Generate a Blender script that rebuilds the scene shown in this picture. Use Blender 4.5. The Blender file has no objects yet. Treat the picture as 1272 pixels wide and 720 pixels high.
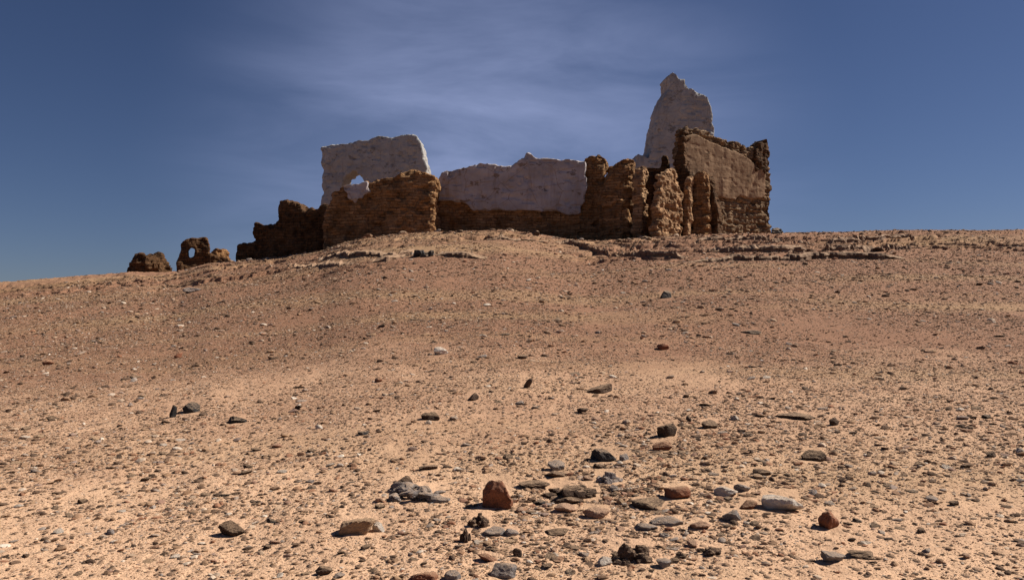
import bpy, bmesh, math, random
import numpy as np
from mathutils import Vector

rng = np.random.default_rng(11)
random.seed(5)
SC = bpy.context.scene
COL = SC.collection
R = math.radians

# ------------------------------------------------------------------ camera
CAM_Z = 1.6
F = 1000.0                      # focal length in photograph pixels (1272 wide)
PITCH = math.atan(40 / F)
cam_d = bpy.data.cameras.new('camera')
cam_d.sensor_width = 36
cam_d.lens = 36 * F / 1272
cam_d.clip_start = 0.05
cam_d.clip_end = 20000
cam = bpy.data.objects.new('camera', cam_d)
cam.location = (0, 0, CAM_Z)
cam.rotation_euler = (R(90) + PITCH, 0, 0)
COL.objects.link(cam)
SC.camera = cam


def ray(x, y):
    u = (x - 636) / F
    v = (360 - y) / F
    cp, sp = math.cos(PITCH), math.sin(PITCH)
    return u, cp - v * sp, sp + v * cp


# ------------------------------------------------------------------ noise
_perm = np.random.default_rng(3).permutation(256)
_perm = np.concatenate([_perm, _perm, _perm]).astype(np.int64)
_val = np.random.default_rng(4).random(256) * 2 - 1


def vnoise(p):
    i = np.floor(p).astype(np.int64)
    f = p - i
    f = f * f * f * (f * (f * 6 - 15) + 10)
    i &= 255
    j = (i + 1) & 255

    def h(a, b, c):
        return _val[_perm[_perm[_perm[a] + b] + c]]
    x0, y0, z0 = i[..., 0], i[..., 1], i[..., 2]
    x1, y1, z1 = j[..., 0], j[..., 1], j[..., 2]
    fx, fy, fz = f[..., 0], f[..., 1], f[..., 2]
    a = h(x0, y0, z0) * (1 - fx) + h(x1, y0, z0) * fx
    b = h(x0, y1, z0) * (1 - fx) + h(x1, y1, z0) * fx
    c = h(x0, y0, z1) * (1 - fx) + h(x1, y0, z1) * fx
    d = h(x0, y1, z1) * (1 - fx) + h(x1, y1, z1) * fx
    a = a * (1 - fy) + b * fy
    c = c * (1 - fy) + d * fy
    return a * (1 - fz) + c * fz


def fbm(p, octaves=4, gain=0.5):
    s, a, t = 0, 1.0, 0
    for k in range(octaves):
        s = s + a * vnoise(p + 17.3 * k)
        t += a
        p = p * 2.03
        a *= gain
    return s / t


def sstep(a, b, x):
    t = np.clip((x - a) / (b - a), 0, 1)
    return t * t * (3 - 2 * t)


# ------------------------------------------------------------------ terrain
CX = np.array([-900, -300, 0, 100, 161, 200, 222, 260, 300, 350, 400, 420, 445, 490, 540, 620, 660, 700, 740, 790, 860, 950, 1040, 1112, 1272, 1600, 2200.])
CY = np.array([372, 362, 350, 342, 337, 338, 336, 326, 324, 319, 311, 303, 297, 291, 288, 285, 289, 296, 299, 296, 291, 289, 288, 286, 285, 287, 290.])
YC = np.array([80, 80, 76, 74, 73, 72, 71, 69, 67, 65, 63, 62.5, 62, 62, 62, 62, 62, 62, 62, 62, 62, 62, 62, 62, 62, 62, 62.])
_uu = (CX - 636) / F
_zc = []
for x, y, d in zip(CX, CY, YC):
    _, b, c = ray(x, y)
    _zc.append(CAM_Z + d * c / b)
_zc = np.array(_zc)
_du = np.linspace(_uu[0], _uu[-1], 2400)


def _smooth(v, n=9):
    k = np.ones(n) / n
    return np.convolve(np.pad(v, n // 2, mode='edge'), k, mode='valid')


_dz = _smooth(np.interp(_du, _uu, _zc))
_dy = _smooth(np.interp(_du, _uu, YC), 31)


def g_prof(t):
    e = 1.75
    a = np.clip(t, 0, 0.9) ** e
    s0 = e * 0.9 ** (e - 1)
    w = 0.22
    q = np.clip((t - 0.9) / w, 0, 1)
    b = s0 * w * (q - 0.5 * q * q)
    return a + b


# scale so that the crest seen from the path keeps its elevation
_t = np.linspace(0.6, 1.2, 400)
_corr = np.ones_like(_du)
for _ in range(6):
    zz = _dz[:, None] * _corr[:, None] * g_prof(_t)[None, :]
    ang = ((zz - CAM_Z) / (_t[None, :] * _dy[:, None])).max(1)
    want = (_dz - CAM_Z) / _dy
    _corr *= (want * _dy + CAM_Z) / (ang * _dy + CAM_Z)


def ledges(X, Y, z, t, u):
    P = np.stack([X, Y, np.zeros_like(X)], -1)
    n = fbm(P * np.array([0.045, 0.16, 1]) + 7, 4)
    m = sstep(0.68, 0.78, t) * (1 - sstep(1.03, 1.12, t))
    m = m * sstep(-0.2, 0.1, fbm(P * np.array([0.05, 0.12, 1]) + 31, 3) + 0.35 * sstep(0.02, 0.12, u) + 0.22 * (1 - sstep(-0.16, -0.06, u)))
    m = m * (0.35 + 0.65 * sstep(-0.15, 0.25, fbm(P * np.array([0.22, 0.5, 1]) + 19, 3)))
    st = 0.55
    q = (z + 2.6 * n + 0.55 * fbm(P * np.array([0.3, 0.3, 1]) + 23, 3) + 0.22 * fbm(P / 0.6 + 4, 3)) / st
    return m, q - np.floor(q), st


def ground(X, Y, fine=True):
    X = np.asarray(X, float)
    Y = np.asarray(Y, float)
    Yp = np.maximum(Y, 0.5)
    u = X / np.maximum(Yp, 6.0)
    zc = np.interp(u, _du, _dz * _corr)
    yc = np.interp(u, _du, _dy)
    t = Yp / yc
    z = zc * g_prof(t)
    # beyond the fort the land falls away again to the plain
    fall = sstep(105, 420, Yp)
    z = z * (1 - fall) - 6 * fall
    P = np.stack([X, Y, np.zeros_like(X)], -1)
    amp = sstep(2, 25, Yp) * (1 - sstep(0.82, 1.0, t))
    z = z + amp * 0.32 * fbm(P / 9.0, 3)
    z = z + 0.05 * fbm(P / 1.7 + 50, 3) * (1 - 0.5 * sstep(0.8, 1.0, t))
    # rocky ledges below the crest
    m, fr, st = ledges(X, Y, z, t, u)
    z = z + m * st * (sstep(0.84, 0.97, fr) - fr) * 0.9
    if fine:
        z = z + 0.016 * fbm(P / 0.28 + 9, 3)
        z = z + 0.01 * np.abs(vnoise(P / 0.1 + 3)) * (1 - sstep(8, 20, Yp))
    return z


def gz(x, y):
    return float(ground(np.array([x]), np.array([y]))[0])


def on_ground(px, py):
    """3D point of the ground seen at a place of the photograph."""
    a, b, c = ray(px, py)
    Ys = np.exp(np.linspace(math.log(3.0), math.log(95), 1500))
    X = a / b * Ys
    d = CAM_Z + c / b * Ys - ground(X, Ys)
    k = np.argmax(d < 0)
    if d[k] >= 0:
        k = len(Ys) - 1
    return float(X[k]), float(Ys[k])


# ------------------------------------------------------------------ helpers
def tag(o, label=None, cat=None, group=None, kind=None):
    if label: o['label'] = label
    if cat: o['category'] = cat
    if group: o['group'] = group
    if kind: o['kind'] = kind


def mesh_np(name, co, faces_idx, loop_tot):
    me = bpy.data.meshes.new(name)
    me.vertices.add(len(co))
    me.vertices.foreach_set('co', np.ascontiguousarray(co, np.float32).ravel())
    me.loops.add(len(faces_idx))
    me.loops.foreach_set('vertex_index', np.ascontiguousarray(faces_idx, np.int32))
    n = len(faces_idx) // loop_tot
    me.polygons.add(n)
    me.polygons.foreach_set('loop_start', np.arange(0, n * loop_tot, loop_tot, dtype=np.int32))
    me.update(calc_edges=True)
    me.validate()
    return me


def link(name, me, mat, parent=None, loc=(0, 0, 0)):
    o = bpy.data.objects.new(name, me)
    COL.objects.link(o)
    if mat and not me.materials:
        me.materials.append(mat)
    o.location = loc
    if parent:
        o.parent = parent
    return o


class N:
    """small node-tree writer"""
    def __init__(self, name):
        self.m = bpy.data.materials.new(name)
        self.m.use_nodes = True
        self.t = self.m.node_tree
        self.b = self.t.nodes['Principled BSDF']
        self.b.inputs['Roughness'].default_value = 0.95
        self.b.inputs['Specular IOR Level'].default_value = 0.15

    def new(self, typ, **kw):
        n = self.t.nodes.new(typ)
        for k, v in kw.items():
            setattr(n, k, v)
        return n

    def put(self, sock, v):
        if isinstance(v, bpy.types.NodeSocket):
            self.t.links.new(v, sock)
        elif v is not None:
            sock.default_value = v

    def coord(self, which='Object'):
        return self.new('ShaderNodeTexCoord').outputs[which]

    def pos(self):
        return self.new('ShaderNodeNewGeometry').outputs['Position']

    def mapping(self, v, scale=(1, 1, 1), loc=(0, 0, 0), rot=(0, 0, 0)):
        n = self.new('ShaderNodeMapping')
        self.put(n.inputs['Vector'], v)
        n.inputs['Scale'].default_value = scale
        n.inputs['Location'].default_value = loc
        n.inputs['Rotation'].default_value = rot
        return n.outputs[0]

    def noise(self, v, scale, detail=5, rough=0.6, out='Fac', dist=0):
        n = self.new('ShaderNodeTexNoise')
        self.put(n.inputs['Vector'], v)
        n.inputs['Scale'].default_value = scale
        n.inputs['Detail'].default_value = detail
        n.inputs['Roughness'].default_value = rough
        n.inputs['Distortion'].default_value = dist
        return n.outputs[out]

    def voronoi(self, v, scale, feature='F1', out='Distance'):
        n = self.new('ShaderNodeTexVoronoi', feature=feature)
        self.put(n.inputs['Vector'], v)
        n.inputs['Scale'].default_value = scale
        return n.outputs[out]

    def ramp(self, f, stops):
        n = self.new('ShaderNodeValToRGB')
        self.put(n.inputs[0], f)
        e = n.color_ramp.elements
        while len(e) < len(stops):
            e.new(0.5)
        for k, (p, c) in enumerate(stops):
            e[k].position = p
            e[k].color = (c, c, c, 1) if isinstance(c, (int, float)) else (*c, 1)
        return n.outputs[0]

    def mix(self, f, a, b, mode='MIX'):
        n = self.new('ShaderNodeMix', data_type='RGBA', blend_type=mode)
        self.put(n.inputs[0], f)
        for s, v in ((n.inputs[6], a), (n.inputs[7], b)):
            if isinstance(v, tuple):
                v = (*v, 1) if len(v) == 3 else v
            self.put(s, v)
        return n.outputs[2]

    def math(self, op, a, b=0.0, clamp=False):
        n = self.new('ShaderNodeMath', operation=op, use_clamp=clamp)
        self.put(n.inputs[0], a)
        self.put(n.inputs[1], b)
        return n.outputs[0]

    def bump(self, h, strength, dist, normal=None):
        n = self.new('ShaderNodeBump')
        self.put(n.inputs['Height'], h)
        n.inputs['Strength'].default_value = strength
        n.inputs['Distance'].default_value = dist
        self.put(n.inputs['Normal'], normal)
        return n.outputs[0]

    def done(self, col, normal=None):
        self.put(self.b.inputs['Base Color'], col)
        self.put(self.b.inputs['Normal'], normal)
        return self.m


# ------------------------------------------------------------------ materials
def mat_ground():
    n = N('desert_ground')
    p = n.pos()
    sep = n.new('ShaderNodeSeparateXYZ')
    n.put(sep.inputs[0], p)
    big = n.noise(n.mapping(p, (0.09, 0.16, 0.3)), 1.0, 5, 0.6)
    mid = n.noise(p, 1.1, 6, 0.65)
    grain = n.noise(p, 26, 4, 0.7)
    fine = n.noise(p, 110, 3, 0.7)
    # pale drift sand in the flat, stonier reddish soil up the slope
    ydist = n.math('MULTIPLY', sep.outputs['Y'], 1 / 40.0)
    k = n.math('ADD', ydist, n.math('MULTIPLY', n.math('SUBTRACT', big, 0.5), 0.55))
    k = n.math('ADD', k, n.math('MULTIPLY', n.math('SUBTRACT', mid, 0.5), 0.35))
    sand = n.mix(grain, (0.54, 0.335, 0.205), (0.80, 0.52, 0.335))
    soil = n.mix(grain, (0.20, 0.102, 0.060), (0.38, 0.203, 0.126))
    col = n.mix(n.ramp(k, [(0.12, 0.0), (0.46, 1.0)]), sand, soil)
    # yellow sand drifts near the crest
    drift = n.ramp(n.noise(n.mapping(p, (0.05, 0.2, 0.1)), 1.0, 4, 0.55), [(0.5, 0.0), (0.68, 1.0)])
    col = n.mix(n.math('MULTIPLY', drift, 0.55), col, (0.42, 0.28, 0.15))
    # dark pebbled pavement patches
    peb = n.voronoi(n.mapping(p, (1, 0.8, 1)), 17, out='Color')
    pebv = n.new('ShaderNodeSeparateColor')
    n.put(pebv.inputs[0], peb)
    dens = n.ramp(n.noise(n.mapping(p, (0.16, 0.3, 0.3)), 1.0, 5, 0.6), [(0.38, 0.06), (0.62, 0.42)])
    dark = n.math('LESS_THAN', pebv.outputs[0], dens)
    dist = n.voronoi(n.mapping(p, (1, 0.8, 1)), 17)
    dark = n.math('MULTIPLY', dark, n.ramp(dist, [(0.3, 1.0), (0.5, 0.0)]))
    pcol = n.mix(pebv.outputs[1], (0.09, 0.055, 0.038), (0.24, 0.15, 0.10))
    col = n.mix(n.math('MULTIPLY', dark, 0.8), col, pcol)
    col = n.mix(n.ramp(fine, [(0.35, 0.35), (0.65, 0.0)]), col, (0.16, 0.09, 0.05))
    b = n.bump(mid, 0.35, 0.15)
    b = n.bump(grain, 0.7, 0.03, b)
    b = n.bump(n.math('MULTIPLY', dark, n.math('SUBTRACT', 1.0, dist)), 0.8, 0.04, b)
    b = n.bump(fine, 0.5, 0.008, b)
    return n.done(col, b)


def mat_mud(name, c_dark, c_mid, c_light, pits=1.0, course=1.0):
    n = N(name)
    p = n.pos()
    a = n.noise(p, 0.55, 6, 0.65)
    b_ = n.noise(p, 3.2, 6, 0.7)
    lay = n.noise(n.mapping(p, (0.5, 0.5, 3.6)), 1.0, 5, 0.65)
    vert = n.noise(n.mapping(p, (1.6, 1.6, 0.22)), 1.0, 4, 0.6)
    col = n.ramp(n.math('ADD', n.math('MULTIPLY', a, 0.55), n.math('MULTIPLY', lay, 0.45)), [(0.33, c_dark), (0.5, c_mid), (0.68, c_light)])
    col = n.mix(n.ramp(b_, [(0.32, 0.6), (0.5, 0.0)]), col, c_dark)
    col = n.mix(n.ramp(vert, [(0.55, 0.0), (0.75, 0.35)]), col, c_light)
    sx_ = n.new('ShaderNodeSeparateXYZ')
    n.put(sx_.inputs[0], p)
    cx_ = n.new('ShaderNodeCombineXYZ')
    wob = n.math('MULTIPLY', n.noise(p, 0.7, 3), 0.5)
    n.put(cx_.inputs[0], n.math('ADD', n.math('ADD', sx_.outputs[0], n.math('MULTIPLY', sx_.outputs[1], 0.8)), wob))
    n.put(cx_.inputs[1], n.math('ADD', sx_.outputs[2], wob))
    br = n.new('ShaderNodeTexBrick')
    n.put(br.inputs['Vector'], cx_.outputs[0])
    br.inputs['Scale'].default_value = 1.0
    br.inputs['Brick Width'].default_value = 0.62
    br.inputs['Row Height'].default_value = 0.24
    br.inputs['Mortar Size'].default_value = 0.035
    br.inputs['Mortar Smooth'].default_value = 0.3
    br.inputs['Color1'].default_value = (0.58, 0.57, 0.56, 1)
    br.inputs['Color2'].default_value = (1.22, 1.18, 1.12, 1)
    br.inputs['Mortar'].default_value = (0.42, 0.40, 0.38, 1)
    worn = n.ramp(n.noise(p, 0.9, 5, 0.65), [(0.42, 1.0), (0.66, 0.3)])
    col = n.mix(worn, col, n.mix(1.0, col, br.outputs['Color'], 'MULTIPLY'))
    pit = n.ramp(n.voronoi(n.mapping(p, (1.4, 1.4, 2.6)), 2.2), [(0.05, 0.0), (0.3, 1.0)])
    h = n.math('ADD', n.math('MULTIPLY', b_, 1.2), n.math('MULTIPLY', lay, course * 0.5))
    nb = n.bump(h, 0.8, 0.22)
    nb = n.bump(pit, 0.6 * pits, 0.12, nb)
    nb = n.bump(n.math('MULTIPLY', n.math('SUBTRACT', 1.0, br.outputs['Fac']), worn), 0.7, 0.06, nb)
    nb = n.bump(n.noise(p, 14, 4, 0.7), 0.6, 0.05, nb)
    return n.done(col, nb)


def mat_plaster(name, c1, c2, stain, relief=1.0):
    n = N(name)
    p = n.pos()
    a = n.noise(n.mapping(p, (0.5, 0.5, 0.8)), 1.0, 6, 0.6)
    col = n.ramp(a, [(0.3, c1), (0.7, c2)])
    run = n.noise(n.mapping(p, (1.3, 1.3, 0.12)), 1.0, 5, 0.65)
    col = n.mix(n.ramp(run, [(0.5, 0.0), (0.72, 0.7)]), col, stain)
    col = n.mix(n.ramp(n.noise(p, 2.6, 6, 0.7), [(0.28, 0.5), (0.42, 0.0)]), col, stain)
    crk = n.voronoi(n.mapping(p, (0.5, 0.5, 0.6)), 1.0, 'DISTANCE_TO_EDGE')
    crk = n.ramp(n.math('ADD', crk, n.math('MULTIPLY', n.noise(p, 3, 4), 0.06)), [(0.028, 0.75), (0.05, 0.0)])
    col = n.mix(crk, col, stain)
    loss = n.ramp(n.noise(n.mapping(p, (0.7, 0.7, 1.1)), 1.3, 7, 0.7), [(0.585, 0.0), (0.62, 0.85)])
    col = n.mix(loss, col, tuple(0.75 * c for c in stain))
    lay = n.noise(n.mapping(p, (0.35, 0.35, 2.2)), 1.0, 4, 0.6)
    nb = n.bump(lay, 0.35 * relief, 0.15)
    nb = n.bump(n.noise(p, 5, 5, 0.7), 0.35 * relief, 0.08, nb)
    return n.done(col, nb)


def mat_stone(name, c1, c2, speck):
    n = N(name)
    p = n.coord('Object')
    oi = n.new('ShaderNodeObjectInfo').outputs['Random']
    a = n.noise(p, 3.0, 6, 0.7)
    b_ = n.noise(p, 14.0, 5, 0.75)
    col = n.mix(n.ramp(a, [(0.3, 0.0), (0.7, 1.0)]), c1, c2)
    col = n.mix(n.ramp(b_, [(0.56, 0.0), (0.7, 0.7)]), col, speck)
    hs = n.new('ShaderNodeHueSaturation')
    n.put(hs.inputs['Color'], col)
    n.put(hs.inputs['Value'], n.math('ADD', 0.8, n.math('MULTIPLY', oi, 0.45)))
    n.b.inputs['Roughness'].default_value = 0.85
    gm = n.new('ShaderNodeNewGeometry')
    sn = n.new('ShaderNodeSeparateXYZ')
    n.put(sn.inputs[0], gm.outputs['Normal'])
    dst = n.math('MULTIPLY', n.ramp(sn.outputs[2], [(0.35, 0.0), (0.95, 1.0)]), n.ramp(n.noise(p, 6.0, 5, 0.7), [(0.38, 0.1), (0.62, 0.75)]))
    dusty = n.mix(dst, hs.outputs[0], (0.50, 0.33, 0.205))
    nb = n.bump(a, 0.5, 0.12)
    nb = n.bump(b_, 0.6, 0.05, nb)
    return n.done(dusty, nb)


M_GROUND = mat_ground()
M_MUD = mat_mud('brown_mud_brick', (0.17, 0.085, 0.036), (0.33, 0.18, 0.082), (0.46, 0.28, 0.15))
M_MUD_DK = mat_mud('dark_mud_brick', (0.06, 0.031, 0.016), (0.125, 0.066, 0.031), (0.20, 0.11, 0.057))  # darker brick; stands for shade on the recess, stub and return wall
M_MUD_LT = mat_mud('sunlit_mud_brick', (0.22, 0.12, 0.058), (0.44, 0.26, 0.14), (0.58, 0.38, 0.22), 1.3)  # lighter copy of the brown brick, holds sunlight on pillar and piers
M_COURSE = mat_mud('coursed_mud_brick', (0.13, 0.08, 0.045), (0.29, 0.19, 0.11), (0.42, 0.29, 0.18), 1.2, 2.4)
M_PLAST = mat_plaster('pale_grey_plaster', (0.31, 0.275, 0.275), (0.46, 0.415, 0.42), (0.23, 0.165, 0.13))
M_PLAST_TAN = mat_plaster('tan_mud_plaster', (0.25, 0.155, 0.09), (0.32, 0.21, 0.13), (0.19, 0.115, 0.066), 0.45)
M_FAR = mat_plaster('ghost_grey_wall', (0.30, 0.295, 0.285), (0.41, 0.40, 0.39), (0.25, 0.225, 0.20), 0.6)

STONES = {
    'dark brown': mat_stone('dark_brown_stone', (0.050, 0.032, 0.024), (0.11, 0.068, 0.046), (0.17, 0.11, 0.075)),
    'black': mat_stone('black_stone', (0.022, 0.022, 0.024), (0.055, 0.052, 0.052), (0.11, 0.10, 0.09)),
    'reddish': mat_stone('reddish_stone', (0.15, 0.055, 0.030), (0.30, 0.125, 0.070), (0.10, 0.045, 0.03)),
    'grey': mat_stone('grey_stone', (0.17, 0.15, 0.145), (0.31, 0.275, 0.26), (0.12, 0.10, 0.09)),
    'pinkish': mat_stone('pinkish_stone', (0.33, 0.19, 0.13), (0.48, 0.29, 0.20), (0.25, 0.13, 0.08)),
    'tan': mat_stone('tan_stone', (0.27, 0.17, 0.10), (0.43, 0.29, 0.18), (0.19, 0.11, 0.065)),
    'whitish': mat_stone('whitish_stone', (0.46, 0.40, 0.34), (0.66, 0.60, 0.53), (0.30, 0.23, 0.17)),
}

# ------------------------------------------------------------------ ground sheet
yy = np.concatenate([np.linspace(-12, 1.8, 14), np.exp(np.linspace(math.log(2.0), math.log(40), 700)), np.arange(40.1, 66, 0.085), np.linspace(66.2, 92, 60),
                     np.exp(np.linspace(math.log(95), math.log(9000), 60))])
uu = np.concatenate([np.linspace(-2.6, -0.86, 60), np.linspace(-0.85, 0.85, 900), np.linspace(0.86, 2.6, 60)])
GX = uu[None, :] * (np.maximum(yy, -12)[:, None] + 14.0) * np.where(np.abs(uu) < 0.851, 0.86, 1.0)[None, :]
# near rows: keep columns about proportional to distance
sc_ = (np.abs(yy) * 0.0 + np.maximum(yy, 0) + 1.2)[:, None]
GX = uu[None, :] * sc_ + np.sign(uu)[None, :] * np.where(np.abs(uu) > 0.851, 30 * (np.abs(uu) - 0.851), 0)[None, :]
GY = np.repeat(yy[:, None], len(uu), 1)
GZ = ground(GX, GY)
co = np.stack([GX, GY, GZ], -1).reshape(-1, 3)
nr, nc = GX.shape
ii = (np.arange(nr - 1)[:, None] * nc + np.arange(nc - 1)[None, :]).ravel()
fi = np.stack([ii, ii + 1, ii + nc + 1, ii + nc], -1).ravel()
gme = mesh_np('ground', co, fi, 4)
gme.polygons.foreach_set('use_smooth', np.ones(len(gme.polygons), bool))
go = link('ground', gme, M_GROUND)
tag(go, kind='structure')


# ------------------------------------------------------------------ ruin masses
def plane_point(px, py, x0, Y0, yaw):
    a, b, c = ray(px, py)
    ux0 = (x0 - 636) / F * Y0 / math.cos(PITCH) if False else ray(x0, 330)[0] / ray(x0, 330)[1] * Y0
    t = math.tan(yaw)
    # Y = Y0 + (X - ux0) * t ;  X = a s, Y = b s
    s = (Y0 - ux0 * t) / (b - a * t)
    return Vector((a * s, b * s, CAM_Z + c * s))


def mass(name, outlines, x0, Y0, yaw, thick, mat, parent=None, voxel=0.12, rough=1.0, jag=0.12,
         batter=0.0, back=0.0, round_=0.0, courses=0.0, cast=None):
    """Eroded block whose front face has the given outlines (photo pixels projected on a vertical plane)."""
    yaw = R(yaw)
    nrm = Vector((math.sin(yaw), -math.cos(yaw), 0))
    bm = bmesh.new()
    for ol in outlines:
        pts = [plane_point(x, y, x0, Y0, yaw) for x, y in ol]
        fine = []
        for k in range(len(pts)):
            p, q = pts[k], pts[(k + 1) % len(pts)]
            L = (q - p).length
            m = max(1, int(L / 0.45))
            for i in range(m):
                w = p.lerp(q, i / m)
                j = jag if i else jag * 0.3
                w = w + Vector((random.uniform(-j, j) * math.cos(yaw), random.uniform(-j, j) * math.sin(yaw), random.uniform(-j, j)))
                fine.append(w)
        vs = [bm.verts.new(p - nrm * back) for p in fine]
        f = bm.faces.new(vs)
        ex = bmesh.ops.extrude_face_region(bm, geom=[f])
        for v in [e for e in ex['geom'] if isinstance(e, bmesh.types.BMVert)]:
            v.co -= nrm * thick
    bmesh.ops.triangulate(bm, faces=bm.faces[:])
    bmesh.ops.recalc_face_normals(bm, faces=bm.faces[:])
    me = bpy.data.meshes.new('tmp')
    bm.to_mesh(me)
    bm.free()
    tmp = bpy.data.objects.new('tmp', me)
    COL.objects.link(tmp)
    md = tmp.modifiers.new('r', 'REMESH')
    md.mode = 'VOXEL'
    md.voxel_size = voxel
    dg = bpy.context.evaluated_depsgraph_get()
    dg.update()
    me2 = bpy.data.meshes.new_from_object(tmp.evaluated_get(dg))
    bpy.data.objects.remove(tmp)
    bpy.data.meshes.remove(me)
    n = len(me2.vertices)
    P = np.empty(n * 3, np.float32)
    me2.vertices.foreach_get('co', P)
    P = P.reshape(-1, 3).astype(float)
    Nn = np.empty(n * 3, np.float32)
    me2.vertices.foreach_get('normal', Nn)
    Nn = Nn.reshape(-1, 3).astype(float)
    zmin, zmax = P[:, 2].min(), P[:, 2].max()
    h = (P[:, 2] - zmin) / (zmax - zmin)
    nv = np.array(nrm)
    c0 = P.mean(0)
    depth = (P - c0) @ nv                      # + towards the front
    side = np.array([math.cos(yaw), math.sin(yaw), 0])
    s = (P - c0) @ side
    if batter:
        P = P - nv[None, :] * (np.clip(depth / (thick / 2), -1, 1) * batter * h)[:, None]
    if round_:
        half = (s.max() - s.min()) / 2
        mid = (s.max() + s.min()) / 2
        q = np.clip(np.abs(s - mid) / half, 0, 1)
        P = P - nv[None, :] * (round_ * q ** 2.2 * (depth > -thick * 0.2) * np.clip(depth / (thick / 2) * 0.5 + 0.5, 0, 1))[:, None]
    d = 0.24 * fbm(P / 1.7, 3) + 0.20 * fbm(P / 0.6 + 40, 3)
    d += 0.05 * fbm(P * np.array([0.8, 0.8, 3.6]) + 11, 3)
    d += 0.16 * fbm(P * np.array([1.3, 1.3, 0.25]) + 77, 3)
    pit = vnoise(P * np.array([1.7, 1.7, 2.6]) + 5)
    d -= 0.28 * sstep(0.35, 0.8, pit)
    d -= 0.10 * sstep(0.3, 0.7, vnoise(P * 4.5 + 15))
    if courses:
        zz = P[:, 2] / 0.42 + 0.5 * vnoise(P * 0.4)
        fr = np.abs((zz - np.floor(zz)) - 0.5) * 2
        d -= courses * sstep(0.55, 0.95, fr) * (0.5 + 0.5 * vnoise(P * np.array([1.5, 1.5, 1.0]) + 3))
    P = P + Nn * (d * rough)[:, None]
    base = Vector((c0[0], c0[1], gz(c0[0], c0[1]))) if parent is None else Vector(parent['_base'])
    me2.vertices.foreach_set('co', (P - np.array(base)).astype(np.float32).ravel())
    me2.update()
    me2.name = name
    me2.materials.clear()
    me2.materials.append(mat)
    me2.polygons.foreach_set('use_smooth', np.zeros(len(me2.polygons), bool))
    o = bpy.data.objects.new(name, me2)
    COL.objects.link(o)
    if parent is None:
        o.location = base
    else:
        o.parent = parent
    return o


def thing(name, label, cat, x0, Y0, group=None):
    a, b, c = ray(x0, 330)
    x = a / b * Y0
    o = bpy.data.objects.new(name, None)
    o.location = (x, Y0, gz(x, Y0))
    o['_base'] = [x, Y0, gz(x, Y0)]
    COL.objects.link(o)
    tag(o, label, cat, group)
    return o


GR = 'mud brick ruins along the crest'
RUINS = []

# far left stump
o = mass('ruined_wall', [[(153, 352), (156, 337), (160, 331), (164, 322), (170, 317), (176, 315), (183, 321), (191, 326), (194, 352)]],
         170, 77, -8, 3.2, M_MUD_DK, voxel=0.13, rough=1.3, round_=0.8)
tag(o, 'low crumbled tan stump of mud wall farthest left on the crest', 'ruined wall', GR)
# pierced fragment
o = mass('ruined_wall', [
    [(218, 348), (220, 334), (223, 317), (226, 302), (232, 298), (239, 296), (239, 306), (235, 308), (233, 312), (234, 317), (236, 320), (239, 348)],
    [(238, 296), (247, 296), (256, 295), (259, 303), (259, 313), (268, 319), (283, 320), (285, 348), (238, 348), (238, 320), (242, 318), (243.5, 313), (243, 308), (238, 306)]],
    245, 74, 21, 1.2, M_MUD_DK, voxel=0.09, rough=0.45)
tag(o, 'small dark ruined wall pierced by a see through hole', 'ruined wall', GR)
o = mass('mud_block', [[(259, 338), (261, 320), (263, 311), (269, 308.5), (277, 309), (281, 314), (284, 320), (285, 338)]],
         272, 79, 14, 2.6, M_MUD, voxel=0.12, round_=0.6, rough=0.8)
tag(o, 'rounded tan mud block peeping over the low dark wall beside the pierced ruin', 'mud block', GR)
# stepped dark wall
o = mass('ruined_wall', [[(289, 345), (291, 322), (294, 306), (303, 303), (312, 301), (313, 286), (315, 277), (318, 276.5), (321, 280.5), (330, 280),
                          (338, 279), (344, 268), (345, 250), (352, 246), (361, 249), (370, 253), (374, 261), (383, 259), (392, 257),
                          (403, 254), (409, 258), (412, 345)]],
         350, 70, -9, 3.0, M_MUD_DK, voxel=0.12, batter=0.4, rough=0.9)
tag(o, 'dark brown ruined wall climbing in steps to a blunt peak', 'ruined wall', GR)
# brown curtain wall
t = thing('ruined_wall', 'long brown curtain wall with a slanting top and one pale scar of plaster', 'ruined wall', 470, 67, GR)
o = mass('wall_core', [[(400, 335), (401, 262), (405, 254), (408, 246), (411, 237), (422, 230), (436, 227), (451, 224), (482, 218), (504, 214),
                        (518, 211.5), (527, 213), (537, 218), (540, 229), (536.5, 241), (537.5, 262), (539, 335)]],
         470, 66, -4, 3.2, M_MUD, t, batter=0.5, round_=0.35)
mass('plaster_patch', [[(426, 231), (433, 229.5), (445, 228.5), (456, 225.5), (455, 231), (459, 237), (453, 240), (450, 247), (445, 246), (440, 252), (436, 247), (431, 245), (432, 239), (427, 236)]],
     470, 65.95, -4, 0.5, M_PLAST, t, voxel=0.08, rough=0.5, jag=0.16)
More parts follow.
